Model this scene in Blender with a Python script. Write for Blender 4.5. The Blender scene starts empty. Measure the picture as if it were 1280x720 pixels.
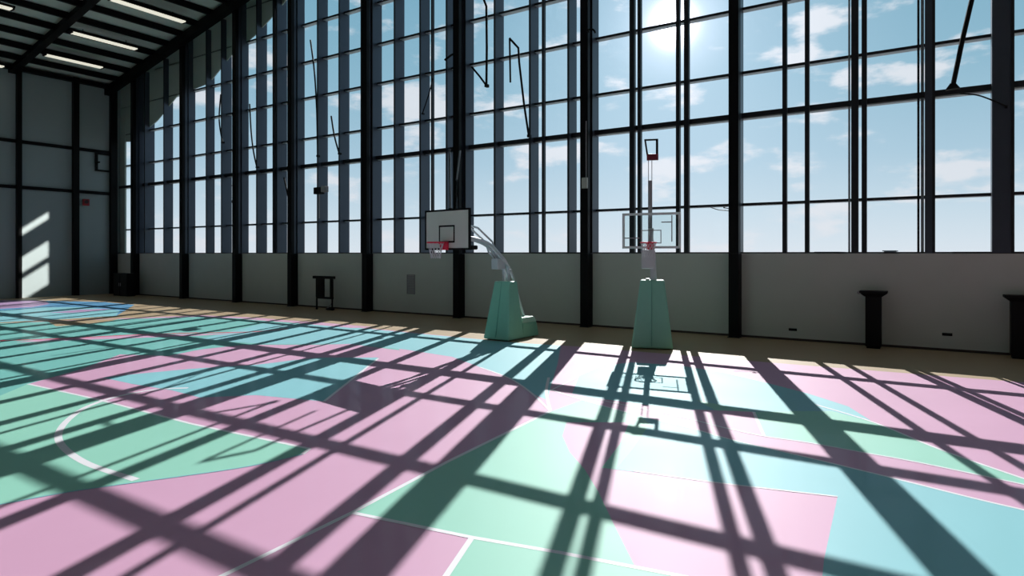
import bpy, bmesh, math, random
from mathutils import Vector, Matrix
random.seed(7)
S = bpy.context.scene
COL = S.collection

# ------------------------------------------------------------------ camera geometry (1280x720)
F = 785.0; CAMH = 2.75; HZ = 317.0; YAW = math.radians(33)
V = Vector((-math.sin(YAW), math.cos(YAW), 0)); R = Vector((math.cos(YAW), math.sin(YAW), 0))
CAM = Vector((0, 0, CAMH))
def ray(px, py): return V + R * ((px - 640) / F) + Vector((0, 0, (HZ - py) / F))
def on_floor(px, py):
    d = ray(px, py); return CAM + d * (CAMH / -d.z)
def on_y(px, py, Y):
    d = ray(px, py); return CAM + d * (Y / d.y)
def on_x(px, py, X):
    d = ray(px, py); return CAM + d * (X / d.x)
def wx(px, Y):
    return on_y(px, HZ, Y).x
def at_z(px, py, Z): return CAM + ray(px, py) * Z

# ------------------------------------------------------------------ materials
def srgb(r, g, b):
    f = lambda c: (c / 255 / 12.92) if c / 255 <= .04045 else ((c / 255 + .055) / 1.055) ** 2.4
    return (f(r), f(g), f(b), 1)
def mat(name, rgb, rough=.5, metal=0., spec=.5, coat=0., var=0., vscale=3., rvar=0., bump=0., emit=None, estr=0., alpha=1.):
    m = bpy.data.materials.new(name); m.use_nodes = True
    n = m.node_tree; b = n.nodes['Principled BSDF']
    c = srgb(*rgb)
    b.inputs['Base Color'].default_value = c
    b.inputs['Roughness'].default_value = rough
    b.inputs['Metallic'].default_value = metal
    b.inputs['Specular IOR Level'].default_value = spec
    b.inputs['Alpha'].default_value = alpha
    b.inputs['Coat Weight'].default_value = coat; b.inputs['Coat Roughness'].default_value = .05
    if emit:
        b.inputs['Emission Color'].default_value = srgb(*emit); b.inputs['Emission Strength'].default_value = estr
    if var or rvar or bump:
        g = n.nodes.new('ShaderNodeNewGeometry')
        t = n.nodes.new('ShaderNodeTexNoise'); t.inputs['Scale'].default_value = vscale; t.inputs['Detail'].default_value = 6
        n.links.new(g.outputs['Position'], t.inputs['Vector'])
        if var:
            mx = n.nodes.new('ShaderNodeMix'); mx.data_type = 'RGBA'
            mx.inputs[6].default_value = tuple(x * (1 - var) for x in c[:3]) + (1,)
            mx.inputs[7].default_value = tuple(min(1, x * (1 + var)) for x in c[:3]) + (1,)
            n.links.new(t.outputs['Fac'], mx.inputs[0]); n.links.new(mx.outputs[2], b.inputs['Base Color'])
        if rvar:
            mr = n.nodes.new('ShaderNodeMapRange'); mr.inputs[3].default_value = max(.02, rough - rvar); mr.inputs[4].default_value = rough + rvar
            n.links.new(t.outputs['Fac'], mr.inputs[0]); n.links.new(mr.outputs[0], b.inputs['Roughness'])
        if bump:
            bp = n.nodes.new('ShaderNodeBump'); bp.inputs['Strength'].default_value = bump; bp.inputs['Distance'].default_value = .01
            n.links.new(t.outputs['Fac'], bp.inputs['Height']); n.links.new(bp.outputs[0], b.inputs['Normal'])
    return m
def glass(name, tint, gloss):
    m = bpy.data.materials.new(name); m.use_nodes = True; n = m.node_tree; n.nodes.clear()
    o = n.nodes.new('ShaderNodeOutputMaterial'); mx = n.nodes.new('ShaderNodeMixShader')
    t = n.nodes.new('ShaderNodeBsdfTransparent'); t.inputs[0].default_value = tint
    g = n.nodes.new('ShaderNodeBsdfGlossy'); g.inputs['Roughness'].default_value = .02
    ge = n.nodes.new('ShaderNodeNewGeometry'); dt = n.nodes.new('ShaderNodeVectorMath'); dt.operation = 'DOT_PRODUCT'
    n.links.new(ge.outputs['Incoming'], dt.inputs[0]); n.links.new(ge.outputs['Normal'], dt.inputs[1])
    def mth(op, a, b=None):
        q = n.nodes.new('ShaderNodeMath'); q.operation = op
        if isinstance(a, float): q.inputs[0].default_value = a
        else: n.links.new(a, q.inputs[0])
        if b is not None: q.inputs[1].default_value = b if isinstance(b, float) else 0
        if b is not None and not isinstance(b, float): n.links.new(b, q.inputs[1])
        return q.outputs[0]
    f = mth('ADD', mth('MULTIPLY', mth('POWER', mth('SUBTRACT', 1.0, mth('ABSOLUTE', dt.outputs['Value'])), 5.0), gloss), .012)
    n.links.new(f, mx.inputs[0])
    n.links.new(t.outputs[0], mx.inputs[1]); n.links.new(g.outputs[0], mx.inputs[2]); n.links.new(mx.outputs[0], o.inputs[0])
    return m
FR = .55
M = dict(
    pink=mat('paint_pink', (206, 160, 189), FR, var=.06, vscale=.6, rvar=.05, spec=.16, coat=.1),
    teal=mat('paint_teal', (116, 184, 178), FR, var=.06, vscale=.6, rvar=.05, spec=.16, coat=.1),
    mint=mat('paint_mint', (146, 205, 186), FR, var=.05, vscale=.6, rvar=.05, spec=.16, coat=.1),
    cyan=mat('paint_cyan', (134, 194, 203), FR, var=.05, vscale=.6, rvar=.05, spec=.16, coat=.1),
    blue=mat('paint_blue', (92, 150, 190), FR, var=.08, vscale=.6, rvar=.05, spec=.16, coat=.1),
    lilac=mat('paint_lilac', (176, 146, 184), FR, var=.06, vscale=.6, rvar=.05, spec=.16, coat=.1),
    red=mat('paint_red', (214, 66, 92), FR, spec=.16, coat=.1),
    white=mat('paint_white', (228, 226, 232), FR, spec=.16, coat=.1),
    sand=mat('sand_floor', (178, 156, 126), .5, spec=.16, coat=.1, var=.08, vscale=2., rvar=.05),
    black=mat('black_steel', (9, 9, 11), .5, .0, .15, var=.25, vscale=4),
    frame=mat('frame_steel', (26, 29, 36), .42, .2, .5),
    slate=mat('slate_fin', (66, 74, 86), .36, .45, .5, var=.12, vscale=1.2),
    light_metal=mat('light_metal', (150, 160, 168), .3, .6),
    parapet=mat('parapet_plaster', (194, 199, 194), .75, var=.04, vscale=1.5, bump=.1),
    endwall=mat('end_wall_panel', (150, 164, 166), .6, var=.06, vscale=.5),
    deck=mat('roof_deck', (208, 222, 213), .6, 0, var=.08, vscale=.7),
    spandrel=mat('spandrel_panel', (168, 184, 177), .5, 0, var=.15, vscale=.5),
    wall_dark=mat('hall_wall', (150, 150, 150), .8),
    lamp=mat('lamp_diffuser', (235, 233, 220), .5, emit=(236, 232, 214), estr=.85),
    green=mat('green_pad', (138, 200, 178), .5, var=.06, vscale=6, bump=.15),
    greend=mat('green_pad_seam', (108, 170, 150), .55),
    palegreen=mat('pale_green_cover', (176, 214, 196), .5),
    wsteel=mat('white_steel', (205, 208, 212), .35, .1, var=.04, vscale=8),
    board=mat('board_white', (228, 238, 231), .4),
    redm=mat('rim_red', (236, 44, 78), .4),
    rope=mat('net_rope', (215, 215, 220), .8),
    grey=mat('grey_plastic', (150, 148, 152), .5),
    boxg=mat('pale_box', (178, 180, 172), .5),
    blk=mat('matte_black', (9, 9, 11), .6, spec=.2),
    base=mat('baseboard_brown', (58, 44, 42), .6),
    glass=glass('window_glass', (.97, .985, 1, 1), .55),
    lit_underside=mat('pale_lit_underside', (190, 204, 218), .4, .3),
    edge=mat('pale_edge', (222, 230, 230), .4),
    acryl=glass('board_glass', (.88, .93, .93, 1), .8),
    ground=mat('ground_outside', (120, 118, 110), .9, var=.2, vscale=.05),
    far=mat('far_building', (84, 90, 98), .8),
)

# ------------------------------------------------------------------ mesh helpers
class MB:
    def __init__(s): s.v = []; s.f = []; s.m = []; s.cur = 0
    def poly(s, pts):
        b = len(s.v); s.v += [tuple(p) for p in pts]; s.f.append(tuple(range(b, b + len(pts)))); s.m.append(s.cur)
    def box(s, x0, x1, y0, y1, z0, z1):
        s.hexa([(x0, y0, z0), (x1, y0, z0), (x1, y1, z0), (x0, y1, z0), (x0, y0, z1), (x1, y0, z1), (x1, y1, z1), (x0, y1, z1)])
        return s
    def hexa(s, p):
        b = len(s.v); s.v += [tuple(q) for q in p]
        for f in ((0, 3, 2, 1), (4, 5, 6, 7), (0, 1, 5, 4), (1, 2, 6, 5), (2, 3, 7, 6), (3, 0, 4, 7)):
            s.f.append(tuple(b + i for i in f)); s.m.append(s.cur)
        return s
    def tube(s, pts, r, n=10, closed=False):
        pts = [Vector(p) for p in pts]; rs = r if isinstance(r, (list, tuple)) else [r] * len(pts)
        b = len(s.v); k = len(pts); up = Vector((0, 0, 1))
        for i, p in enumerate(pts):
            if closed: t = pts[(i + 1) % k] - pts[i - 1]
            else: t = pts[min(i + 1, k - 1)] - pts[max(i - 1, 0)]
            t.normalize()
            a = up.cross(t)
            if a.length < .05: a = Vector((1, 0, 0)).cross(t)
            a.normalize(); c = t.cross(a)
            for j in range(n):
                an = 2 * math.pi * j / n
                s.v.append(tuple(p + (a * math.cos(an) + c * math.sin(an)) * rs[i]))
        for i in range(k if closed else k - 1):
            i2 = (i + 1) % k
            for j in range(n):
                j2 = (j + 1) % n
                s.f.append((b + i * n + j, b + i2 * n + j, b + i2 * n + j2, b + i * n + j2)); s.m.append(s.cur)
        if not closed:
            s.f.append(tuple(b + j for j in reversed(range(n)))); s.m.append(s.cur)
            s.f.append(tuple(b + (k - 1) * n + j for j in range(n))); s.m.append(s.cur)
        return s
    def beam(s, p, q, w, h):
        p = Vector(p); q = Vector(q); t = (q - p).normalized(); a = t.cross(Vector((0, 0, 1)))
        if a.length < .02: a = Vector((1, 0, 0))
        a.normalize(); c = a.cross(t)
        a *= w / 2; c *= h / 2
        s.hexa([p - a - c, p + a - c, q + a - c, q - a - c, p - a + c, p + a + c, q + a + c, q - a + c]); return s
    def build(s, name, m, parent=None, bevel=0., smooth=False):
        me = bpy.data.meshes.new(name); me.from_pydata(s.v, [], s.f)
        ms = m if isinstance(m, (list, tuple)) else [m]
        for x in ms: me.materials.append(x)
        for p, i in zip(me.polygons, s.m): p.material_index = i
        me.update()
        o = bpy.data.objects.new(name, me); COL.objects.link(o)
        if parent: o.parent = parent
        bm = bmesh.new(); bm.from_mesh(me); bmesh.ops.recalc_face_normals(bm, faces=bm.faces) if not s_keep(name) else None
        bm.to_mesh(me); bm.free()
        if smooth:
            for p in me.polygons: p.use_smooth = True
            try: me.set_sharp_from_angle(angle=math.radians(40))
            except Exception: pass
        if bevel:
            b = o.modifiers.new('bevel', 'BEVEL'); b.width = bevel; b.segments = 2; b.limit_method = 'ANGLE'
        return o
def s_keep(name): return name.startswith('painted') or name.startswith('court')
def empty(name, loc=(0, 0, 0), rz=0.):
    o = bpy.data.objects.new(name, None); COL.objects.link(o); o.location = loc; o.rotation_euler.z = rz; o.empty_display_size = .2; return o
def tag(o, label, cat, group=None):
    o['label'] = label; o['category'] = cat
    if group: o['group'] = group
    return o
def struct(o): o['kind'] = 'structure'; return o
def arc(c, r, a0, a1, n=12): return [(c[0] + r * math.cos(a0 + (a1 - a0) * i / n), c[1] + r * math.sin(a0 + (a1 - a0) * i / n)) for i in range(n + 1)]

# ------------------------------------------------------------------ room constants
XL = -46.7; XR = 24.0; YB = -12.0; YW = 21.55; YO = 22.15; YG = 22.0; YF = 21.56; SILL = 2.75
RIDGE = -6.0
def roof(x): return 14.3 + .2 * (x - XL) if x <= RIDGE else 14.3 + .2 * (RIDGE - XL) - .2 * (x - RIDGE)

# ------------------------------------------------------------------ floor with its paint
floor = struct(MB().box(XL - .3, XR + .3, YB - .3, YO + .3, -.3, 0).build('floor', M['sand']))
LAY = [0]
def catmull(pts, n=6):
    out = []
    for i in range(len(pts) - 1):
        p0 = Vector(pts[max(i - 1, 0)]); p1 = Vector(pts[i]); p2 = Vector(pts[i + 1]); p3 = Vector(pts[min(i + 2, len(pts) - 1)])
        for k in range(n):
            t = k / n
            out.append(.5 * ((2 * p1) + (-p0 + p2) * t + (2 * p0 - 5 * p1 + 4 * p2 - p3) * t * t + (-p0 + 3 * p1 - 3 * p2 + p3) * t ** 3))
    out.append(Vector(pts[-1])); return out
def fl(px, py, z):
    p = on_floor(px, py); return Vector((max(XL + .02, min(XR, p.x)), min(p.y, YW - .02), z))
def clip_pts(pts, z):
    return [fl(x, y, z) for x, y in pts]
def zone(color, pts):
    LAY[0] += 1; z = .0006 + .0001 * LAY[0]
    b = MB(); P = clip_pts(pts, z); b.poly(P)
    # keep the face pointing up
    a = sum(P[i].x * P[(i + 1) % len(P)].y - P[(i + 1) % len(P)].x * P[i].y for i in range(len(P)))
    if a < 0: b.f[0] = tuple(reversed(b.f[0]))
    return b.build('painted_zone', M[color], floor)
def line(color, pts, w, smooth=True):
    LAY[0] += 1; z = .0006 + .0001 * LAY[0]
    P = [on_floor(x, y) for x, y in pts]
    if smooth and len(P) > 2: P = [Vector((p.x, p.y, 0)) for p in catmull([(p.x, p.y, 0) for p in P])]
    b = MB(); L = []; Rr = []
    for i, p in enumerate(P):
        t = (P[min(i + 1, len(P) - 1)] - P[max(i - 1, 0)]); t.z = 0; t.normalize(); n = Vector((-t.y, t.x, 0)) * w / 2
        L.append((p.x + n.x, p.y + n.y, z)); Rr.append((p.x - n.x, p.y - n.y, z))
    for i in range(len(P) - 1): b.poly([Rr[i], Rr[i + 1], L[i + 1], L[i]])
    return b.build('court_line', M[color], floor)

# whole painted court (pink), back edge parallel to the window wall
zone('pink', [(1900, 520), (1280, 478), (1100, 464), (960, 453), (840, 443), (720, 433), (640, 428), (560, 420), (480, 412), (400, 404), (320, 397),
              (250, 394), (150, 398), (0, 404), (-400, 420), (-900, 900), (2600, 900)])
zone('blue', [(-60, 374), (60, 376), (130, 377.5), (168, 381), (157, 388), (145, 395), (60, 400), (0, 403), (-100, 406)])
zone('lilac', [(-60, 372.5), (55, 375.5), (62, 380), (40, 384), (0, 386), (-60, 388)])
zone('cyan', [(-60, 390), (0, 388), (60, 384), (105, 384), (150, 388), (145, 395), (60, 400), (0, 403), (-60, 406)])
zone('lilac', [(60, 391), (100, 387), (140, 386), (125, 388), (90, 391)])
# upper teal band across the left, blue toward the goal
zone('teal', [(-300, 420), (0, 404), (150, 399), (250, 396), (320, 399), (400, 405), (480, 413), (500, 438), (437, 430), (400, 431), (305, 431), (250, 437), (210, 445),
              (150, 443), (100, 462), (35, 480), (100, 495), (240, 530), (387, 561), (378, 568), (300, 585), (100, 613), (0, 631), (-300, 680)])
zone('cyan', [(330, 404), (400, 405), (480, 413), (560, 420.5), (640, 428), (701, 432), (697, 455), (690, 478), (684, 500), (665, 492), (637, 473), (600, 459), (565, 446),
              (507, 437), (470, 433), (437, 430), (330, 430), (250, 424)])
zone('pink', [(300, 399), (345, 399.5), (400, 403), (470, 409), (440, 410), (360, 403)])
zone('sand', [(60, 402), (150, 398.5), (140, 401), (100, 406), (70, 408)])
zone('pink', [(50, 424), (160, 419), (300, 416.5), (350, 414), (240, 420), (100, 425), (20, 428)])
# teal corner with the restricted-area arc gets greener to the front
zone('mint', [(35, 480), (100, 495), (240, 530), (387, 561), (378, 568), (300, 585), (100, 613), (0, 631), (-300, 680), (-300, 560), (-60, 520)])
# island of teal inside the pink
zone('cyan', [(128, 472), (175, 467), (240, 461), (320, 456), (370, 450), (400, 447), (473, 447), (405, 502), (385, 500), (320, 494), (250, 497), (215, 488), (165, 480)])
# centre fan
zone('mint', [(440, 641), (560, 577), (690, 514), (728, 500), (800, 519), (792, 528), (708, 528), (703, 545), (712, 565), (731, 587), (748, 615), (767, 655), (792, 705), (803, 740), (557, 740), (590, 672)])
zone('mint', [(590, 672), (700, 690), (850, 720), (1000, 750), (545, 740)])
zone('cyan', [(715, 492), (724, 470), (755, 457), (790, 453), (850, 457), (905, 466), (960, 479), (1010, 492), (1060, 508), (1092, 528), (942, 516), (870, 513), (820, 508), (740, 497)])
zone('mint', [(870, 500), (942, 515), (1000, 514), (1040, 514), (1092, 528), (1175, 562), (1280, 598), (1330, 616), (1280, 606), (1147, 578), (1080, 566), (1008, 553), (955, 546)])
zone('pink', [(868, 512), (942, 515), (955, 545), (898, 533), (845, 521)])
zone('cyan', [(800, 520), (862, 535), (912, 549), (975, 564), (1022, 575), (1125, 600), (1217, 623), (1280, 638), (1700, 745), (1700, 900), (1010, 900), (1030, 700), (1047, 621), (975, 613), (862, 599), (770, 587), (778, 560), (790, 528)])
zone('mint', [(790, 520), (800, 520), (812, 530), (792, 560), (770, 587), (752, 585), (775, 555)])
# lines
W = .06
line('red', [(-60, 428), (0, 426), (80, 423), (160, 419), (230, 416.5), (310, 415), (360, 411)], .16)
line('white', [(35, 480), (125, 500), (240, 530), (387, 561)], W, False)
line('white', [(387, 561), (378, 568)], W)
line('white', [(235, 485), (195, 487), (150, 495), (110, 508), (85, 525), (73, 543), (80, 560), (110, 580), (170, 600)], .1)
line('white', [(473, 448), (405, 502)], W)
line('white', [(688, 514), (560, 577), (440, 641), (270, 724)], W, False)
line('white', [(440, 641), (590, 672), (700, 691), (860, 722)], W, False)
line('white', [(590, 672), (555, 724)], W, False)
line('white', [(600, 459), (637, 473), (665, 492), (688, 514)], .05)
line('white', [(686, 472), (683, 490), (688, 514)], .06)
line('white', [(686, 489), (722, 472)], .04)
line('white', [(688, 487), (728, 500), (800, 520), (862, 535), (912, 549), (975, 564), (1022, 575), (1125, 600), (1217, 623), (1290, 640)], .045)
line('white', [(740, 498), (850, 521), (898, 533), (953, 545), (1008, 553), (1080, 566), (1147, 578), (1290, 608)], .045)
line('white', [(942, 515), (955, 545)], .05)
line('white', [(1020, 506), (1092, 528), (1175, 562), (1290, 602)], .05)
line('white', [(792, 589), (862, 599), (925, 607), (1047, 621)], .035)
line('cyan', [(0, 631), (100, 613), (300, 585), (378, 568)], .03)

# ------------------------------------------------------------------ walls and ceiling
struct(MB().box(XL - .3, XR + .3, YW, YO, 0, SILL).build('wall_back', M['parapet']))
struct(MB().box(XL, XR, YW - .02, YW, 0, .07).build('baseboard_back', M['base']))
wl = struct(MB().box(XL - .3, XL, YB, YO, 0, roof(XL)).build('wall_left', M['endwall']))
wr = struct(MB().box(XR, XR + .3, YB, YW, 0, roof(XR)).build('wall_right', M['wall_dark']))
b = MB(); prof = [(XL - .3, 0), (XR + .3, 0), (XR + .3, roof(XR)), (RIDGE, roof(RIDGE)), (XL - .3, roof(XL))]
b.poly([(x, YB - .3, z) for x, z in prof]); b.poly([(x, YB, z) for x, z in prof])
for i in range(5):
    (x0, z0), (x1, z1) = prof[i], prof[(i + 1) % 5]; b.poly([(x0, YB - .3, z0), (x1, YB - .3, z1), (x1, YB, z1), (x0, YB, z0)])
struct(b.build('wall_front', M['wall_dark']))
# roof deck
b = MB()
for xa, xb in ((XL - .3, RIDGE), (RIDGE, XR + .3)):
    b.hexa([(xa, YB - .3, roof(max(xa, XL))), (xb, YB - .3, roof(xb)), (xb, YO + .6, roof(xb)), (xa, YO + .6, roof(max(xa, XL))),
            (xa, YB - .3, roof(max(xa, XL)) + .3), (xb, YB - .3, roof(xb) + .3), (xb, YO + .6, roof(xb) + .3), (xa, YO + .6, roof(max(xa, XL)) + .3)])
ceiling = struct(b.build('ceiling', M['deck']))
x = XL + 1.5
while x < XR - .5:
    z = roof(x)
    MB().box(x - .1, x + .1, YB, 21.5, z - .3, z + .02).build('purlin', M['black'], ceiling); x += 1.56
for yy in (21.0, 15.6, 10.2, 4.8, -.6, -6.0):
    for xa, xb in ((XL, RIDGE), (RIDGE, XR)):
        w = .2; rd = .72 if yy > 20 else .5
        b = MB().hexa([(xa, yy - w, roof(xa) - rd), (xb, yy - w, roof(xb) - rd), (xb, yy + w, roof(xb) - rd), (xa, yy + w, roof(xa) - rd),
                   (xa, yy - w, roof(xa) - .2), (xb, yy - w, roof(xb) - .2), (xb, yy + w, roof(xb) - .2), (xa, yy + w, roof(xa) - .2)])
        b.build('rafter', M['black'], ceiling)
# end wall frame: girts and posts are parts of that wall
for z in (6.85, 9.67): MB().box(XL, XL + .14, YB, YW, z - .1, z + .1).build('girt', M['black'], wl)
MB().box(XL, XL + .35, YB, YW, roof(XL) - .3, roof(XL) - .05).build('eave_beam', M['black'], wl)
for yy, w in ((15.9, .24), (19.0, .34), (21.3, .4), (12.2, .34), (9, .34), (5.6, .34)):
    MB().box(XL, XL + .3, yy - w / 2, yy + w / 2, 0, roof(XL)).build('wall_post', M['black'], wl)

# ------------------------------------------------------------------ window wall
rails = [(1.65, .075, 0), (4.6, .17, .1), (6.06, .08, 0), (8.2, .08, 0), (10.1, .08, 0), (12.1, .08, 0), (14.0, .08, 0), (16.0, .08, 0), (18., .08, 0)]
cols_px = [163, 224, 290, 359, 452, 566, 725, 910.5]
CF = 21.12; CW = .32
cols_x = [wx(p, CF) for p in cols_px]
col_lab = [
    'black steel column rising in the far corner above the low black cabinet',
    'black steel column second out from the far corner of the window wall',
    'black steel column third out from the far corner of the window wall',
    'black steel column just left of the black trolley on the plain low wall',
    'black steel column between the black trolley and the grey wall grille',
    'black steel column standing behind the opaque white backboard',
    'black steel column with a pale box fixed on it, between the two hoops',
    'thick black steel column right of the clear backboard',
]
for xx, lab in zip(cols_x, col_lab):
    r = empty('steel_column', (xx + CW / 2, (CF + YW) / 2, 0))
    tag(r, lab, 'column', 'black columns of the window wall')
    d = (YW - CF) / 2
    MB().box(-CW / 2, CW / 2, -d, d, 0, SILL).build('pier', M['black'], r, bevel=.01)
    MB().box(-CW / 2, CW / 2, -d, -d + .2, SILL, roof(xx) - .31).build('shaft', M['black'], r, bevel=.01)
    MB().box(-.05, .05, -d + .2, d, SILL, roof(xx) - .31).build('stiffener', M['slate'], r)
    MB().box(-CW / 2 - .03, CW / 2 + .03, -d - .03, d - .02, 0, .02).build('base_plate', M['frame'], r)
    MB().box(-CW / 2 + .04, CW / 2 - .04, d, YG - YW + d - .02, SILL + .02, roof(xx) - .05).build('web_plate', M['slate'], r)

# fins: (left px at front, px width hint only for the flat ones)
deep = [(180, 195), (204, 216), (229, 246), (257, 268), (276, 290), (297, 311), (320, 334), (345, 360), (367, 382), (396, 410), (423, 437), (464, 477), (492, 506), (524, 537), (557, 570), (580, 592), (617, 631), (661, 674), (709, 723), (738, 748)]
mull = [(341, 343.5), (451, 453), (539, 540.5), (677.5, 680), (787, 793), (797, 801), (845, 849.5), (855, 861), (978, 983.5), (1006, 1011.5), (1064, 1073), (1077, 1083.5), (1146.5, 1149.5)]
flat = [(1156, 1169), (1240, 1268)]
X0 = [XL] + [c + CW / 2 for c in cols_x] + [wx(1256, YF) + .3, 10.5, 17.2, XR]
def roofcut(x): return roof(x) - .35
nwin = 0
wins = []
for i in range(len(X0) - 1):
    xa, xb = X0[i], X0[i + 1]
    if xb - xa < .6: continue
    nwin += 1
    w = empty('window_%d' % nwin, ((xa + xb) / 2, YG, SILL)); struct(w); wins.append((w, xa, xb))
    ox, oy, oz = w.location
    g = MB()
    za, zb = roof(xa) - oz - .05, roof(xb) - oz - .05
    hasr = xa < RIDGE < xb
    pts = [(xa - ox, 0, 0), (xb - ox, 0, 0), (xb - ox, 0, zb)] + ([(RIDGE - ox, 0, roof(RIDGE) - oz - .05)] if hasr else []) + [(xa - ox, 0, za)]
    g.poly([(x, .03, z) for x, y, z in pts]); g.poly([(x, .045, z) for x, y, z in reversed(pts)])
    g.build('glass_pane', M['glass'], w)
    MB().box(xa - ox, xb - ox, -.42, .1, 0.001, .05).build('window_sill', M['frame'], w)
    for h, t, fwd in rails:
        z = h
        xe, xs = xb, xa
        lim = lambda x: roofcut(x) - SILL
        if z > max(lim(xa), lim(xb), lim(RIDGE) if hasr else 0): continue
        if z > lim(xs): xs = XL + (z + SILL + .35 - 14.3) / .2
        if z > lim(xe): xe = RIDGE + (roof(RIDGE) - (z + SILL + .35)) / .2
        if xe - xs < .1: continue
        MB().box(xs - ox, xe - ox, -.16 - fwd, 0, z - t / 2, z + t / 2).build('transom', M['frame'], w)
        MB().box(xs - ox, xe - ox, -.14, .12, z - t / 2 - .012, z - t / 2).build('transom_lit_underside', M['lit_underside'], w)  # pale slab puts the light on the transom's underside into its colour
def win_of(x):
    for w, xa, xb in wins:
        if xa - .01 <= x < xb: return w
    return wins[-1][0]
def vert(x, wd, y0, y1, name, m, top=None, z0=0.02):
    w = win_of(x); ox, oy, oz = w.location
    zt = (top if top else roof(x + (wd if x < RIDGE else 0)) - .3) - oz
    return MB().box(x - ox, x - ox + wd, y0 - oy, y1 - oy, z0, zt).build(name, m, w)
for p, pe in deep:
    x = wx(p, YF - .03); t = .08
    lo, hi = YF + .05, YF + .62
    for _ in range(30):
        md = (lo + hi) / 2; pxx = 640 + F * math.tan(YAW + math.atan((x + t) / md))
        if pxx < pe + .4: lo = md
        else: hi = md
    vert(x + .005, t - .005, YF, lo, 'fin', M['slate'])
    vert(x, t, YF - .03, YF, 'fin_edge', M['frame'])
for a, c in mull:
    vert(wx(a, YF), wx(c, YF) - wx(a, YF), YF - .02, YF + .14, 'mullion', M['frame'])
for a, c in flat:
    xa = wx(a, YF); xc = wx(c, YF); e = .07
    vert(xa, xc - xa - e, YF, YF + .4, 'fin', M['slate'])
    vert(xc - e, e, YF - .03, YF + .4, 'fin_edge', M['frame'])
vert(wx(1151, YF), wx(1155, YF) - wx(1151, YF), YF + .2, YF + .3, 'light_strip', M['light_metal'])
vert(wx(1059.5, YF), .05, YF + .2, YF + .3, 'light_strip', M['light_metal'])
x = wx(1268, YF) + 1.8
while x < XR - .2:
    vert(x, .12, YF, YF + .42, 'fin', M['slate']); x += 1.78
# opaque panels: dark one in the far corner and the strip under the roof slope
w0 = wins[0][0]; ox, oy, oz = w0.location
MB().box(XL - ox, wx(160, YG) - ox, -.2, -.1, .02, 9.4).build('dark_panel', M['spandrel'], w0)
def zpx(px, py, Y=22.0): return on_y(px, py, Y).z
bound = [(146, 178), (166, 178), (197, 152), (222, 121), (262, 105), (290, 70), (320, 45), (345, 18), (372, -15), (420, -70), (470, -120)]
for i in range(len(bound) - 1):
    (pa, ya), (pb, yb) = bound[i], bound[i + 1]
    xa, xb = wx(pa, YG - .12), wx(pb, YG - .12)
    cut = [xa] + [q for _, q, _ in wins if xa < q < xb] + [xb]
    for k in range(len(cut) - 1):
        c0, c1 = cut[k], cut[k + 1]
        f = lambda c: min(zpx(pa, ya) + (zpx(pb, yb) - zpx(pa, ya)) * (c - xa) / (xb - xa), roof(c) - .5)
        w = win_of(c0 + .01); ox, oy, oz = w.location
        MB().hexa([(c0 - ox, -.16, f(c0) - oz), (c1 - ox, -.16, f(c1) - oz), (c1 - ox, -.1, f(c1) - oz), (c0 - ox, -.1, f(c0) - oz),
                   (c0 - ox, -.16, roof(c0) - oz - .05), (c1 - ox, -.16, roof(c1) - oz - .05), (c1 - ox, -.1, roof(c1) - oz - .05), (c0 - ox, -.1, roof(c0) - oz - .05)]).build('spandrel_panel', M['spandrel'], w)

# ------------------------------------------------------------------ ceiling tube lights
def roof_hit(px, py, off):
    d = ray(px, py); # z = CAMH + t dz ; roof = 14.3+.2(x-XL)-off
    t = (14.3 - .2 * XL - off - CAMH) / (d.z - .2 * d.x); return CAM + d * t
lights = [((88, 36), (170, 62), 'lit ceiling tube between the cut-off top one and the one by the end wall'),
          ((45, 62), (127, 85), 'lit tube light on the ceiling closest to the far end wall and its post'),
          ((143, -4), (230, 28), 'lit tube light on the ceiling cut by the top edge of the picture'),
          ((-70, -18), (14, 12), 'lit tube light whose end only shows at the upper left picture edge'),
          ((-76, 60), (4, 84), 'tip of a lit tube light above the end wall at the left picture edge')]
for a, c, lab in lights:
    p = roof_hit(*c, .7); q = roof_hit(*a, .7)
    q.y = max(q.y, 15.95) if p.y > 16 else q.y
    L = abs(p.y - q.y); cy = (p.y + q.y) / 2; x = p.x
    r = empty('ceiling_light', (x, cy, roof(x) - .55)); tag(r, lab, 'ceiling light', 'tube lights under the roof')
    for s in (-1, 1): MB().tube([(0, s * L / 3, 0), (0, s * L / 3, .24)], .02, 8).build('hanger', M['blk'], r)
    MB().box(-.24, .24, -L / 2 - .1, L / 2 + .1, -.1, .01).build('housing', M['blk'], r, bevel=.01)
    MB().box(-.2, .2, -L / 2, L / 2, -.17, -.1).build('diffuser', M['lamp'], r, bevel=.02)
    for s in (-1, 1): MB().box(-.21, .21, s * (L / 2 + .04) - .04, s * (L / 2 + .04) + .04, -.18, -.09).build('end_cap', M['blk'], r)

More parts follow.
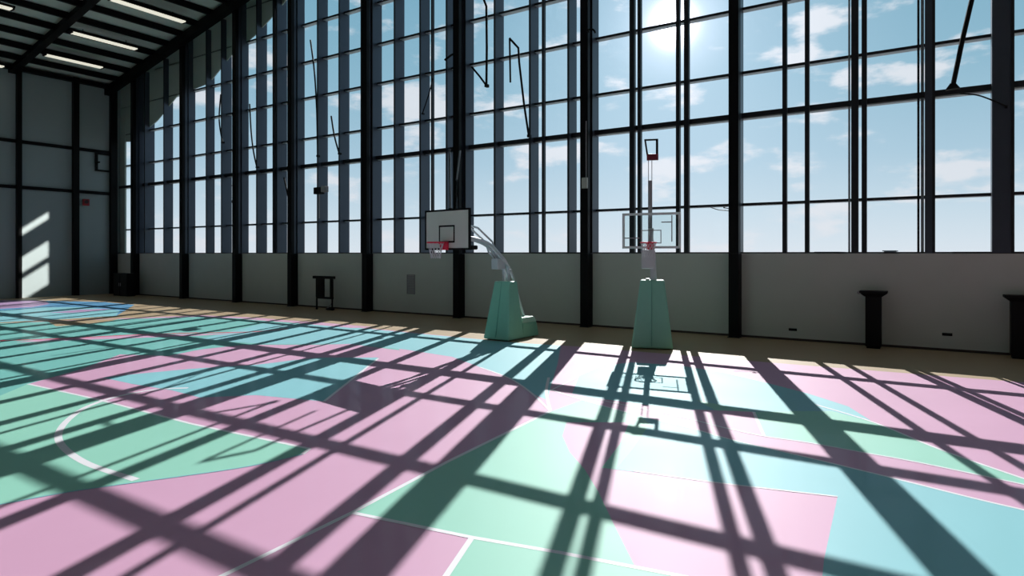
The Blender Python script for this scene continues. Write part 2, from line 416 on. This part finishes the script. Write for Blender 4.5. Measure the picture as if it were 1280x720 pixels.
# ------------------------------------------------------------------ basketball goals
def torus_pts(cx, cy, cz, r, n=32): return [(cx + r * math.cos(2 * math.pi * i / n), cy + r * math.sin(2 * math.pi * i / n), cz) for i in range(n)]
def net(parent, cx, cy, cz, r):
    b = MB(); n = 12; L = 5
    def pt(k, l):
        f = l / L; rr = r * (1 - .42 * f ** .8); a = 2 * math.pi * (k + .5 * (l % 2)) / n
        return Vector((cx + rr * math.cos(a), cy + rr * math.sin(a), cz - .42 * f))
    for l in range(L):
        for k in range(n):
            b.tube([pt(k, l), pt(k + (0 if l % 2 == 0 else 1), l + 1)], .006, 5)
            b.tube([pt(k, l), pt(k - (1 if l % 2 == 0 else 0), l + 1)], .006, 5)
    return b.build('net', M['rope'], parent)
def rim(parent, cx, yface, z):
    rc = yface - .17 - .225
    b = MB().tube(torus_pts(cx, rc, z, .225), .02, 8, True)
    b.tube([(cx - .12, rc + .19, z - .01), (cx - .07, yface - .02, z - .1)], .01, 6).tube([(cx + .12, rc + .19, z - .01), (cx + .07, yface - .02, z - .1)], .01, 6)
    rr = b.build('rim', M['redm'], parent, smooth=True)
    MB().box(cx - .1, cx + .1, yface - .16, yface - .005, z - .2, z + .03).build('rim_bracket', M['redm'], rr, bevel=.01)
    net(rr, cx, rc, z - .01, .22)
    return rr
def taper(b, x0, x1, y0, y1, z0, X0_, X1_, Y0_, Y1_, z1):
    b.hexa([(x0, y0, z0), (x1, y0, z0), (x1, y1, z0), (x0, y1, z0), (X0_, Y0_, z1), (X1_, Y0_, z1), (X1_, Y1_, z1), (X0_, Y1_, z1)]); return b

# goal 1: long arm, opaque white board
g1 = on_floor(630, 424)
yb1 = on_y(560, HZ, 13.55)
G = empty('basketball_goal', (g1.x, g1.y, 0)); G.rotation_euler.z = math.radians(-3)
tag(G, 'green padded basketball goal with long white arm and opaque white backboard', 'basketball hoop', 'portable basketball goals')
taper(MB(), -.5, .5, -.45, .42, .03, -.3, .3, -.12, .32, 1.86).build('front_pad', M['green'], G, bevel=.04)
taper(MB(), -.012, .012, -.46, -.44, .1, -.01, .01, -.13, -.1, 1.84).build('pad_seam', M['greend'], G)
taper(MB(), -.46, .46, .45, 1.35, .03, -.44, .44, .45, 1.22, .5).build('ballast_box', M['green'], G, bevel=.03)
taper(MB(), -.45, .45, .45, 1.24, .5, -.4, .4, .45, 1.1, .68).build('ballast_lid', M['palegreen'], G, bevel=.03)
for sx in (-.38, .38):
    for sy in (-.2, 1.1): MB().tube([(sx - .03, sy, .03), (sx + .03, sy, .03)], .03, 12).build('wheel', M['blk'], G)
dy = -(g1.y - 13.55); bx = on_y(560, HZ, 13.55).x - g1.x + .16
cv = catmull([(0, .12, 1.8), (0, .05, 2.35), (0, -.5, 2.82), (bx * .5, -1.4, 3.1), (bx, dy + .12, 3.3)], 8)
b = MB()
for s in (-.09, .09): b.tube([(p.x + s, p.y, p.z) for p in cv], .055, 10)
b.build('main_arm', M['wsteel'], G, smooth=True)
b = MB()
for s in (-.14, .14): b.tube([(s, .1, 2.3), (s, -.62, 2.8), (s, -.8, 3.12), (bx * .7 + s, -1.9, 3.5), (bx + s, dy + .12, 3.66)], .03, 8)
b.build('upper_arm', M['wsteel'], G, smooth=True)
MB().tube([(.12, .18, 2.25), (.16, .9, .66)], .04, 10).tube([(-.12, .18, 2.25), (-.12, .9, .66)], .04, 10).build('rear_strut', M['wsteel'], G, smooth=True)
MB().box(-.13, .13, -.5, -.1, 2.25, 2.6).build('hydraulic_box', M['wsteel'], G, bevel=.02)
bd = empty('backboard', (bx, dy, 0)); bd.parent = G; bd.rotation_euler.z = math.radians(-6)
bw, z0, z1 = .9, 2.86, 3.96
MB().box(-bw, bw, -.02, .02, z0, z1).build('board_panel', M['board'], bd)
def frame(parent, name, m, xh, za, zb, t, yf, yk):
    b = MB()
    b.box(-xh, xh, yf, yk, za, za + t).box(-xh, xh, yf, yk, zb - t, zb).box(-xh, -xh + t, yf, yk, za + t, zb - t).box(xh - t, xh, yf, yk, za + t, zb - t)
    return b.build(name, m, parent)
frame(bd, 'board_edge', M['blk'], bw + .01, z0 - .01, z1 + .01, .05, -.03, .03)
frame(bd, 'target_square', M['blk'], .32, 3.05, 3.53, .045, -.026, -.02)
MB().box(-.3, .3, .03, .1, 3.2, 3.8).build('mount_plate', M['wsteel'], bd)
rim(bd, 0, -.03, 3.05)
MB().box(.22, .5, .45, .7, 2.86, 2.98).build('shot_clock_lamp', M['blk'], bd, bevel=.03)
MB().tube([(.3, .1, 2.95), (.36, .5, 2.92)], .015, 6).build('lamp_bracket', M['blk'], bd)

# goal 2: clear board straight over its base, clock on a tall post
g2 = on_floor(815, 436)
G2 = empty('basketball_goal', (g2.x - .1, g2.y + .25, 0)); G2.rotation_euler.z = math.radians(20)
tag(G2, 'green padded basketball goal with clear backboard and tall clock post', 'basketball hoop', 'portable basketball goals')
taper(MB(), -.58, .6, -.45, .55, .03, -.33, .36, -.1, .4, 1.98).build('front_pad', M['green'], G2, bevel=.05)
taper(MB(), -.012, .012, -.463, -.44, .1, -.01, .01, -.113, -.09, 1.96).build('pad_seam', M['greend'], G2)
taper(MB(), -.5, .5, .58, 1.3, .03, -.45, .45, .58, 1.2, .5).build('ballast_box', M['green'], G2, bevel=.03)
for sx in (-.4, .4): MB().tube([(sx - .03, -.2, .03), (sx + .03, -.2, .03)], .03, 12).build('wheel', M['blk'], G2)
MB().tube([(.06, .1, 1.9), (.03, .15, 2.5), (-.03, .3, 3.1), (-.03, .3, 3.5)], .09, 12).build('main_arm', M['wsteel'], G2, smooth=True)
MB().box(-.3, .1, .02, .3, 2.3, 2.85).build('arm_cover', M['wsteel'], G2, bevel=.03)
MB().box(-.18, -.06, -.02, .2, 1.96, 2.02).build('latch', M['wsteel'], G2, bevel=.01)
MB().tube([(-.05, .36, 2.9), (-.05, .36, 4.93)], .062, 12).build('clock_post', M['grey'], G2, smooth=True)
MB().tube([(-.1, .36, 4.9), (-.1, .36, 5.7)], .012, 6).tube([(0, .36, 4.9), (0, .36, 5.7)], .012, 6).build('clock_rods', M['wsteel'], G2)
ck = MB(); fz0, fz1 = 5.62, 6.17
ck.hexa([(-.22, .33, fz1 - .04), (.17, .33, fz1 - .04), (.17, .41, fz1 - .04), (-.22, .41, fz1 - .04), (-.22, .33, fz1), (.17, .33, fz1), (.17, .41, fz1), (-.22, .41, fz1)])
ck.beam((-.2, .37, fz1), (-.12, .37, fz0), .07, .05).beam((.15, .37, fz1), (.15, .37, fz0), .07, .05)
cf = ck.build('clock_frame', M['blk'], G2)
MB().box(-.15, .19, .31, .43, fz0 - .08, fz0 + .1).build('clock_display', mat('clock_red', (120, 34, 54), .5), G2, bevel=.01)
b2 = empty('backboard', (-.02, .2, 0)); b2.parent = G2; b2.rotation_euler.z = math.radians(-10)
MB().box(-.84, .84, -.008, .008, 2.92, 3.94).build('board_glass', M['acryl'], b2)
frame(b2, 'board_edge', M['edge'], .86, 2.9, 3.96, .07, -.025, .025)
frame(b2, 'target_square', M['grey'], .3, 3.05, 3.45, .025, -.015, -.009)
MB().box(.3, .62, -.015, -.009, 3.66, 3.69).build('board_brace', M['grey'], b2)
MB().box(.59, .62, -.021, -.015, 3.1, 3.87).build('board_brace', M['grey'], b2)
MB().box(-.84, -.35, -.015, -.009, 3.2, 3.23).build('board_brace', M['grey'], b2)
rim(b2, 0, -.02, 3.07)

# ------------------------------------------------------------------ things along the low wall
def wall_top(px, py): return on_y(px, py, YW)
# black pedestals with wider tops
def pedestal(px0, px1, ytop, ybase, lab, knob):
    Y = 20.9; xa, xb = wx(px0, Y), wx(px1, Y); h = on_y((px0 + px1) / 2, ytop, Y).z; w = (xb - xa) / 2
    r = empty('black_pedestal', ((xa + xb) / 2, Y + w, 0)); tag(r, lab, 'pedestal', 'black pedestals at the low wall')
    MB().box(-w, w, -w, w, .06, h - .1).build('body', M['blk'], r, bevel=.015)
    MB().box(-w * .85, w * .85, -w * .85, w * .85, 0, .06).build('plinth', M['blk'], r)
    t = taper(MB(), -w * 1.1, w * 1.1, -w, w, h - .16, -w * 1.75, w * 1.75, -w * 1.3, w * 1.3, h - .06)
    t.box(-w * 1.75, w * 1.75, -w * 1.3, w * 1.3, h - .06, h); t.build('top_plate', M['blk'], r)
    if knob: MB().tube([(-w * 1.78, -w, h - .05), (-w * 1.78, -w - .06, h - .05)], .05, 12).build('knob', M['grey'], r)
pedestal(1081.5, 1101.5, 364, 434, 'slim black pedestal with wider top by the low wall, right of the thick column', True)
pedestal(1264, 1287, 369.5, 443, 'black pedestal cut off by the right picture edge beside the low wall', False)
# corner cabinet
Y = 20.6; xa, xb = wx(148, Y), wx(165, Y)
r = empty('low_cabinet', ((xa + xb) / 2, 20.6, 0)); tag(r, 'low black cabinet in the far corner below the windows', 'cabinet')
w = (xb - xa) / 2; MB().box(-w, w, -.3, .2, 0, 1.42).build('body', M['blk'], r, bevel=.01)
MB().box(-w - .04, w + .04, -.33, .2, 1.42, 1.47).build('top', M['black'], r)
for s in (-1, 1): 
    d = MB().box(s * w / 2 - w * .46, s * w / 2 + w * .46, -.325, -.3, .06, 1.38).build('door', M['black'], r)
    MB().box(-s * .04 + s * w / 2 * .3 - .01, -s * .04 + s * w / 2 * .3 + .01, -.345, -.325, .65, .85).build('handle', M['grey'], d)
# trolley
Y = 20.7; c = on_y(405, HZ, Y); k = c.y and (CAM - c).length
def tx(px): return wx(px, Y) - wx(405, Y)
def tz(py): return on_y(405, py, Y).z
zb = 0
r = empty('equipment_trolley', (wx(405, Y), Y, 0)); tag(r, 'black open-framed trolley on a footed stand against the low wall', 'trolley')
MB().box(tx(392), tx(418), -.07, .07, tz(348.5), tz(345)).build('top_bar', M['blk'], r, bevel=.01)
MB().box(tx(395.5), tx(405), -.05, .05, tz(372), tz(348.5)).build('body', M['blk'], r, bevel=.01)
MB().box(tx(413), tx(416), -.04, .04, tz(372), tz(348.5)).build('side_post', M['blk'], r)
MB().box(tx(396), tx(416), -.05, .05, tz(373.5), tz(371)).build('lower_shelf', M['blk'], r)
for px in (395.5, 414.8):
    l = MB().box(tx(px), tx(px + 1), -.03, .03, .08, tz(373.5)).build('leg', M['blk'], r)
    MB().tube([(tx(px + .6) - .03, 0, .05), (tx(px + .6) + .03, 0, .05)], .05, 12).build('caster', M['blk'], l)
MB().box(tx(408.5), tx(417), -.07, .07, 0.02, .1).build('foot', M['blk'], r, bevel=.02)
MB().tube([(tx(409), 0, .1), (tx(413), 0, .26), (tx(415.5), 0, .4)], .03, 8).build('brace', M['grey'], r)
# wall grille
p0 = on_y(509, 343, YW); p1 = on_y(519, 368, YW)
r = empty('wall_grille', ((p0.x + p1.x) / 2, YW - .005, (p0.z + p1.z) / 2)); tag(r, 'tall grey ventilation grille on the low wall beneath the windows', 'vent')
w = (p1.x - p0.x) / 2; h = (p0.z - p1.z) / 2
b = MB()
for i in range(12):
    z = -h + .04 + i * (2 * h - .08) / 12; b.hexa([(-w + .03, -.03, z), (w - .03, -.03, z), (w - .03, -.005, z + .04), (-w + .03, -.005, z + .04), (-w + .03, -.03, z + .012), (w - .03, -.03, z + .012), (w - .03, -.005, z + .052), (-w + .03, -.005, z + .052)])
b.build('louvre', M['grey'], r)
b = MB().box(-w, w, -.03, 0, -h, -h + .03).box(-w, w, -.03, 0, h - .03, h).box(-w, -w + .03, -.03, 0, -h, h).box(w - .03, w, -.03, 0, -h, h); b.build('grille_frame', M['grey'], r)
# low slots on the wall
for px, py, lab in ((1184, 418, 'small dark outlet plate low on the wall, between the two black pedestals'), (991, 412, 'small dark outlet plate low on the wall, just right of the thick column')):
    p = on_y(px, py, YW); r = empty('outlet_plate', (p.x, YW, p.z)); tag(r, lab, 'outlet', 'outlet plates low on the wall')
    MB().box(-.12, .12, -.02, .005, -.04, .04).build('plate', M['blk'], r, bevel=.005)
    for s in (-.06, .06): MB().box(s - .03, s + .03, -.026, -.02, -.02, .02).build('socket', M['black'], r)
# pale box on column
cx = cols_x[6] + CW / 2
p = on_y(732, 229, CF)
r = empty('junction_box', (p.x, CF - .02, p.z)); tag(r, 'pale junction box fixed on a black column between the hoops', 'electrical box')
MB().box(-.11, .11, -.1, .005, -.2, .2).build('box', M['boxg'], r, bevel=.01)
MB().box(-.09, .09, -.112, -.1, -.18, .18).build('cover', M['boxg'], r, bevel=.005)
MB().tube([(.05, -.04, .2), (.05, -.04, 2.3)], .02, 8).build('conduit', M['grey'], r)
# fire alarm and bracket on the end wall
p = on_x(107, 253, XL + .02); r = empty('fire_alarm', (XL + .02, p.y, p.z)); tag(r, 'dark red fire alarm on the grey end wall under the lower girt', 'fire alarm')
MB().box(0, .1, -.2, .2, -.22, .22).build('body', mat('alarm_red', (150, 34, 44), .5), r, bevel=.02)
MB().tube([(.1, 0, .03), (.16, 0, .03)], .12, 16).build('sounder', mat('alarm_dark', (60, 30, 36), .5), r)
p = on_x(131, 203, XL + .3); r = empty('wall_bracket', (XL + .01, p.y, p.z)); tag(r, 'dark square bracket frame jutting from the end wall near the corner', 'bracket')
b = MB().box(0, .12, -.5, .4, .52, .62).box(0, .12, -.5, .4, -.62, -.5).box(0, .12, -.5, -.34, -.5, .52)
b.build('frame', M['blk'], r); MB().box(0, .5, -.5, -.38, -.1, .0).build('arm', M['blk'], r)
# speaker/camera before a fin
p = on_y(401, 238, 21.3)
r = empty('floodlight', (p.x, p.y, p.z)); tag(r, 'small black floodlight with a thin drop pole before the glazing, above the trolley', 'floodlight')
MB().box(-.42, .1, -.12, .16, -.18, .16).build('housing', M['blk'], r, bevel=.02)
MB().box(.1, .42, -.1, .14, -.1, .2).build('lens', M['grey'], r, bevel=.02)
MB().tube([(-.12, 0, -.15), (-.12, 0, -1.4)], .03, 8).build('drop_pole', M['grey'], r)
MB().box(-.06, .06, .1, .4, -.05, .05).build('bracket', M['blk'], r)

# ------------------------------------------------------------------ rods and cables on the glazing
def cable(pts, r, label, group=None, m='blk', Y=21.38, cat='cable', name='hanging_cable', sm=True, foot=None, extra=None):
    P = [on_y(a, c, Y) for a, c in pts]; o = P[0]; rel = [p - o for p in P]
    if sm and len(rel) > 2: rel = catmull(rel, 5)
    root = empty(name, o); tag(root, label, cat, group)
    MB().tube(rel, r, 8).build('line' if cat == 'cable' else 'rod', M[m], root, smooth=True)
    if extra: MB().tube([on_y(a, c, Y) - o for a, c in extra], r * .85, 8).build('stay', M[m], root, smooth=True)
    e = rel[-1]
    MB().box(e.x - r * 1.2, e.x + r * 1.2, e.y - r * 1.2, e.y + .12, e.z - r * 1.2, e.z + r * 1.2).build('clip', M['blk'], root)
    if foot: 
        t = taper(MB(), e.x - .17, e.x + .17, -.08, .12, e.z - .08, e.x - .07, e.x + .07, -.05, .08, e.z + .07); t.build('foot_bracket', M['blk'], root)
rg = 'steel opener rods on the glazing'
cable([(1217, -10), (1203, 50), (1191, 108)], .062, 'thick black slanting rod resting on the heavy transom, upper right panes', rg, cat='rod', name='hanging_rod', sm=False, foot=True)
cable([(1200, 117), (1222, 119), (1242, 126), (1258, 133)], .02, 'thin black wire curving to the wide grey fin below the slanting rod')
cable([(602, -8), (608, 8), (608.5, 60), (608, 107)], .05, 'upright black rod with a diagonal stay in the upper panes above the white backboard', rg, cat='rod', name='hanging_rod', sm=False, extra=[(590, 84), (600, 96), (608, 107)])
cable([(556, 75), (564, 69), (568, 67.5), (573, 69)], .045, 'arched black pipe touching the column high above the white backboard', cat='rod', name='arched_pipe')
cable([(637, 48), (648, 60), (649, 78), (655, 130), (661, 170)], .045, 'long bent black rod slanting down to the heavy transom between the hoops', rg, cat='rod', name='hanging_rod', sm=False, extra=[(637, 48), (637.5, 75), (638, 103)])
cable([(541, 98), (536, 118), (528, 142)], .025, 'thin dark stay slanting across a grey fin above the white backboard')
cable([(744, 41), (742, 37.5), (738, 36.5), (735, 38)], .035, 'small black hook bent off the tall column high between the hoops', cat='hook', name='column_hook', Y=20.98)
cable([(562, 186), (562.5, 225), (563, 262)], .05, 'thin grey pipe hanging above the white backboard, the left of two', 'grey pipes above the white backboard', m='light_metal', cat='pipe', name='hanging_pipe', sm=False)
cable([(575, 188), (571, 225), (571, 262)], .04, 'thin grey pipe hanging above the white backboard, the bent right one of two', 'grey pipes above the white backboard', m='light_metal', cat='pipe', name='hanging_pipe', sm=False, Y=21.0)
cable([(888, 259), (900, 262.5), (918, 263), (905, 259.5)], .015, 'thin loose wire sagging below the lowest transom beside the thick column', m='grey')
for i, (pts, lab) in enumerate([
    ([(276, 118), (274, 150), (278, 178)], 'dark rope hanging in the far panes, leftmost of the hanging ropes'),
    ([(312, 130), (314, 165), (317, 190), (321, 209)], 'dark rope curving down between the second and fourth dark columns from the corner'),
    ([(355, 222), (360, 245), (363, 265)], 'thin rope dropping below the heavy transom beside a black column'),
    ([(388, 50), (393, 90), (396, 140), (397, 195)], 'long dark rope bowing down the panes above the floodlight'),
    ([(414, 145), (418, 170), (424, 192)], 'short dark rope curling above the heavy transom, right of the floodlight')]):
    cable(pts, .04, lab, 'ropes hanging before the glazing')
for px in (290,):
    pts = [(px, 232), (px + 3, 234), (px + 3, 246), (px, 252), (px + 3, 255)]
    cable(pts, .03, 'small kinked dark cord between two fins below the heavy transom')

# ------------------------------------------------------------------ outside
struct(MB().box(-400, 400, YO + .01, 900, -.4, -.1).build('ground_outside', M['ground']))
def bld(px0, px1, py, dist, lab):
    a, c = wx(px0, dist), wx(px1, dist); h = on_y((px0 + px1) / 2, py, dist).z
    r = empty('far_building', ((a + c) / 2, dist, -.1)); tag(r, lab, 'building', 'distant buildings on the skyline'); w = (c - a) / 2
    MB().box(-w, w, 0, 14, 0, h).build('walls', M['far'], r)
    MB().box(-w - .3, w + .3, -.3, 14.3, h, h + .2).build('roof', M['far'], r)
bld(1020, 1047, 315.2, 150, 'long low dark building on the skyline just left of the double mullion')
bld(1105, 1118, 313.6, 150, 'small square building standing highest on the skyline above the sill')
bld(1194, 1300, 315.2, 150, 'long low dark building on the skyline at the right picture edge')
bld(664, 700, 315.6, 150, 'low building barely showing above the sill between the two hoops')

# ------------------------------------------------------------------ light
sun = bpy.data.lights.new('sun', 'SUN'); sun.energy = 6.4; sun.angle = math.radians(.3); sun.color = (1, .965, .92)
so = bpy.data.objects.new('sun', sun); COL.objects.link(so)
h = V + R * ((822 - 640) / F); h.normalize(); el = math.radians(33)
sd = Vector((h.x * math.cos(el), h.y * math.cos(el), math.sin(el)))
so.rotation_euler = sd.to_track_quat('Z', 'Y').to_euler(); so.location = sd * 60

# added unseen projector throws three slanting bars of light on the end wall
src = Vector((-15.0, 17.2, 17.2))
def wpt(px, py): return on_x(px, py, XL + .01)
cp = wpt(42, 320); bd_ = (cp - src).normalized()
pr = empty('added_wall_spot', src); tag(pr, 'added unseen shuttered projector hanging under the roof, its light falling on the end wall', 'helper_spot')
def onplate(px, py, off=0.):
    d = wpt(px, py) - src; return d * (1.2 + off) / d.dot(bd_)
def shutter(pts):
    b = MB(); f = [onplate(*p) for p in pts]; g = [onplate(*p, .01) for p in pts]
    b.hexa(f + g); b.build('shutter', M['blk'], pr)  # added plates that cut the spot's beam into bars
sl = lambda x, y: y - (x - 23) * .62
def band(y0, y1, xa=22.5, xb=61.5): shutter([(xa, sl(xa, y0)), (xb, sl(xb, y0)), (xb, sl(xb, y1)), (xa, sl(xa, y1))])
shutter([(-130, 500), (22.5, 500), (22.5, 150), (-130, 150)])
shutter([(60.5, 500), (230, 500), (230, 150), (60.5, 150)])
band(150, 288.5); band(296.5, 324.5); band(343.5, 352); band(378, 500)
MB().tube([-bd_ * .5, bd_ * -.12], .16, 16).build('lamp_body', M['blk'], pr)
MB().tube([-bd_ * .4, -bd_ * .4 + Vector((0, 0, 1.6))], .03, 8).build('hanger', M['blk'], pr)
L = bpy.data.lights.new('added_spot_lamp', 'SPOT'); L.energy = 110000; L.spot_size = math.radians(17); L.spot_blend = .1; L.shadow_soft_size = .004; L.color = (1, .95, .88)  # added spot that makes the light patches on the end wall
o = bpy.data.objects.new('added_spot_lamp', L); COL.objects.link(o); o.location = src; o.rotation_euler = (-bd_).to_track_quat('Z', 'Y').to_euler()
# added fill lamps under the unseen rest of the roof, brightening shaded walls
for yy in (12.5, 7, 1.5, -4.):
    for xx in (-36., -28., -20., -12., -4., 4., 12.):
        if xx < -25 and yy > 10: continue
        L = bpy.data.lights.new('fill_lamp', 'AREA'); L.shape = 'RECTANGLE'; L.size = 1.2; L.size_y = 6; L.energy = 15; L.color = (.82, .9, 1)
        o = bpy.data.objects.new('fill_lamp', L); COL.objects.link(o); o.location = (xx, yy, roof(xx) - 1.0)

# ------------------------------------------------------------------ sky
wd = bpy.data.worlds.new('world'); S.world = wd; wd.use_nodes = True; n = wd.node_tree; n.nodes.clear()
N = n.nodes.new; LK = n.links.new
out = N('ShaderNodeOutputWorld'); bg = N('ShaderNodeBackground'); LK(bg.outputs[0], out.inputs[0])
tc = N('ShaderNodeTexCoord'); sp = N('ShaderNodeSeparateXYZ'); LK(tc.outputs['Generated'], sp.inputs[0])
ramp = N('ShaderNodeValToRGB'); cr = ramp.color_ramp
cr.elements[0].position = 0; cr.elements[0].color = srgb(226, 234, 240)
cr.elements[1].position = 1; cr.elements[1].color = srgb(60, 110, 140)
for p, c in ((.06, (206, 224, 234)), (.14, (176, 206, 222)), (.25, (146, 188, 207)), (.4, (122, 172, 194)), (.6, (96, 146, 174))):
    e = cr.elements.new(p); e.color = srgb(*c)
LK(sp.outputs['Z'], ramp.inputs[0])
# clouds
mp = N('ShaderNodeMapping'); mp.inputs['Scale'].default_value = (1, 1, 2.6); mp.inputs['Location'].default_value = (.3, .1, 0); LK(tc.outputs['Generated'], mp.inputs[0])
nz = N('ShaderNodeTexNoise'); nz.inputs['Scale'].default_value = 7.5; nz.inputs['Detail'].default_value = 7; nz.inputs['Roughness'].default_value = .55; LK(mp.outputs[0], nz.inputs['Vector'])
cm = N('ShaderNodeMapRange'); cm.interpolation_type = 'SMOOTHSTEP'; cm.inputs[1].default_value = .52; cm.inputs[2].default_value = .64; cm.inputs[4].default_value = .88; LK(nz.outputs['Fac'], cm.inputs[0])
mx = N('ShaderNodeMix'); mx.data_type = 'RGBA'; LK(cm.outputs[0], mx.inputs[0]); LK(ramp.outputs[0], mx.inputs[6]); mx.inputs[7].default_value = srgb(232, 234, 238)
# sun glow
gd = ray(842, 30).normalized()
dp = N('ShaderNodeVectorMath'); dp.operation = 'DOT_PRODUCT'; nm = N('ShaderNodeVectorMath'); nm.operation = 'NORMALIZE'
LK(tc.outputs['Generated'], nm.inputs[0]); LK(nm.outputs[0], dp.inputs[0]); dp.inputs[1].default_value = gd
ac = N('ShaderNodeMath'); ac.operation = 'ARCCOSINE'; LK(dp.outputs['Value'], ac.inputs[0])
def gauss(sig, amp):
    a = N('ShaderNodeMath'); a.operation = 'DIVIDE'; LK(ac.outputs[0], a.inputs[0]); a.inputs[1].default_value = sig
    b = N('ShaderNodeMath'); b.operation = 'MULTIPLY'; LK(a.outputs[0], b.inputs[0]); LK(a.outputs[0], b.inputs[1])
    c = N('ShaderNodeMath'); c.operation = 'MULTIPLY'; LK(b.outputs[0], c.inputs[0]); c.inputs[1].default_value = -1
    d = N('ShaderNodeMath'); d.operation = 'EXPONENT'; LK(c.outputs[0], d.inputs[0])
    e = N('ShaderNodeMath'); e.operation = 'MULTIPLY'; LK(d.outputs[0], e.inputs[0]); e.inputs[1].default_value = amp
    return e
g1_, g2_, g3_ = gauss(.22, .27), gauss(.06, .45), gauss(.02, 8)
s1 = N('ShaderNodeMath'); LK(g1_.outputs[0], s1.inputs[0]); LK(g2_.outputs[0], s1.inputs[1])
s2 = N('ShaderNodeMath'); LK(s1.outputs[0], s2.inputs[0]); LK(g3_.outputs[0], s2.inputs[1])
gc = N('ShaderNodeVectorMath'); gc.operation = 'SCALE'; gc.inputs[0].default_value = (1, .93, .99); LK(s2.outputs[0], gc.inputs['Scale'])
ad = N('ShaderNodeVectorMath'); ad.operation = 'ADD'; LK(mx.outputs[2], ad.inputs[0]); LK(gc.outputs[0], ad.inputs[1])
LK(ad.outputs[0], bg.inputs[0]); bg.inputs[1].default_value = 1.0

# ------------------------------------------------------------------ camera and view
cd = bpy.data.cameras.new('camera'); co = bpy.data.objects.new('camera', cd); COL.objects.link(co)
co.location = CAM; co.rotation_euler = (math.pi / 2, 0, YAW)
cd.sensor_fit = 'HORIZONTAL'; cd.sensor_width = 36; cd.lens = F / 1280 * 36; cd.shift_y = -43 / 1280; cd.clip_end = 2000
S.camera = co
vs = S.view_settings; vs.view_transform = 'Standard'; vs.look = 'None'; vs.gamma = 1; vs.exposure = 0; vs.use_curve_mapping = False
S.cycles.max_bounces = 8; S.cycles.transparent_max_bounces = 16
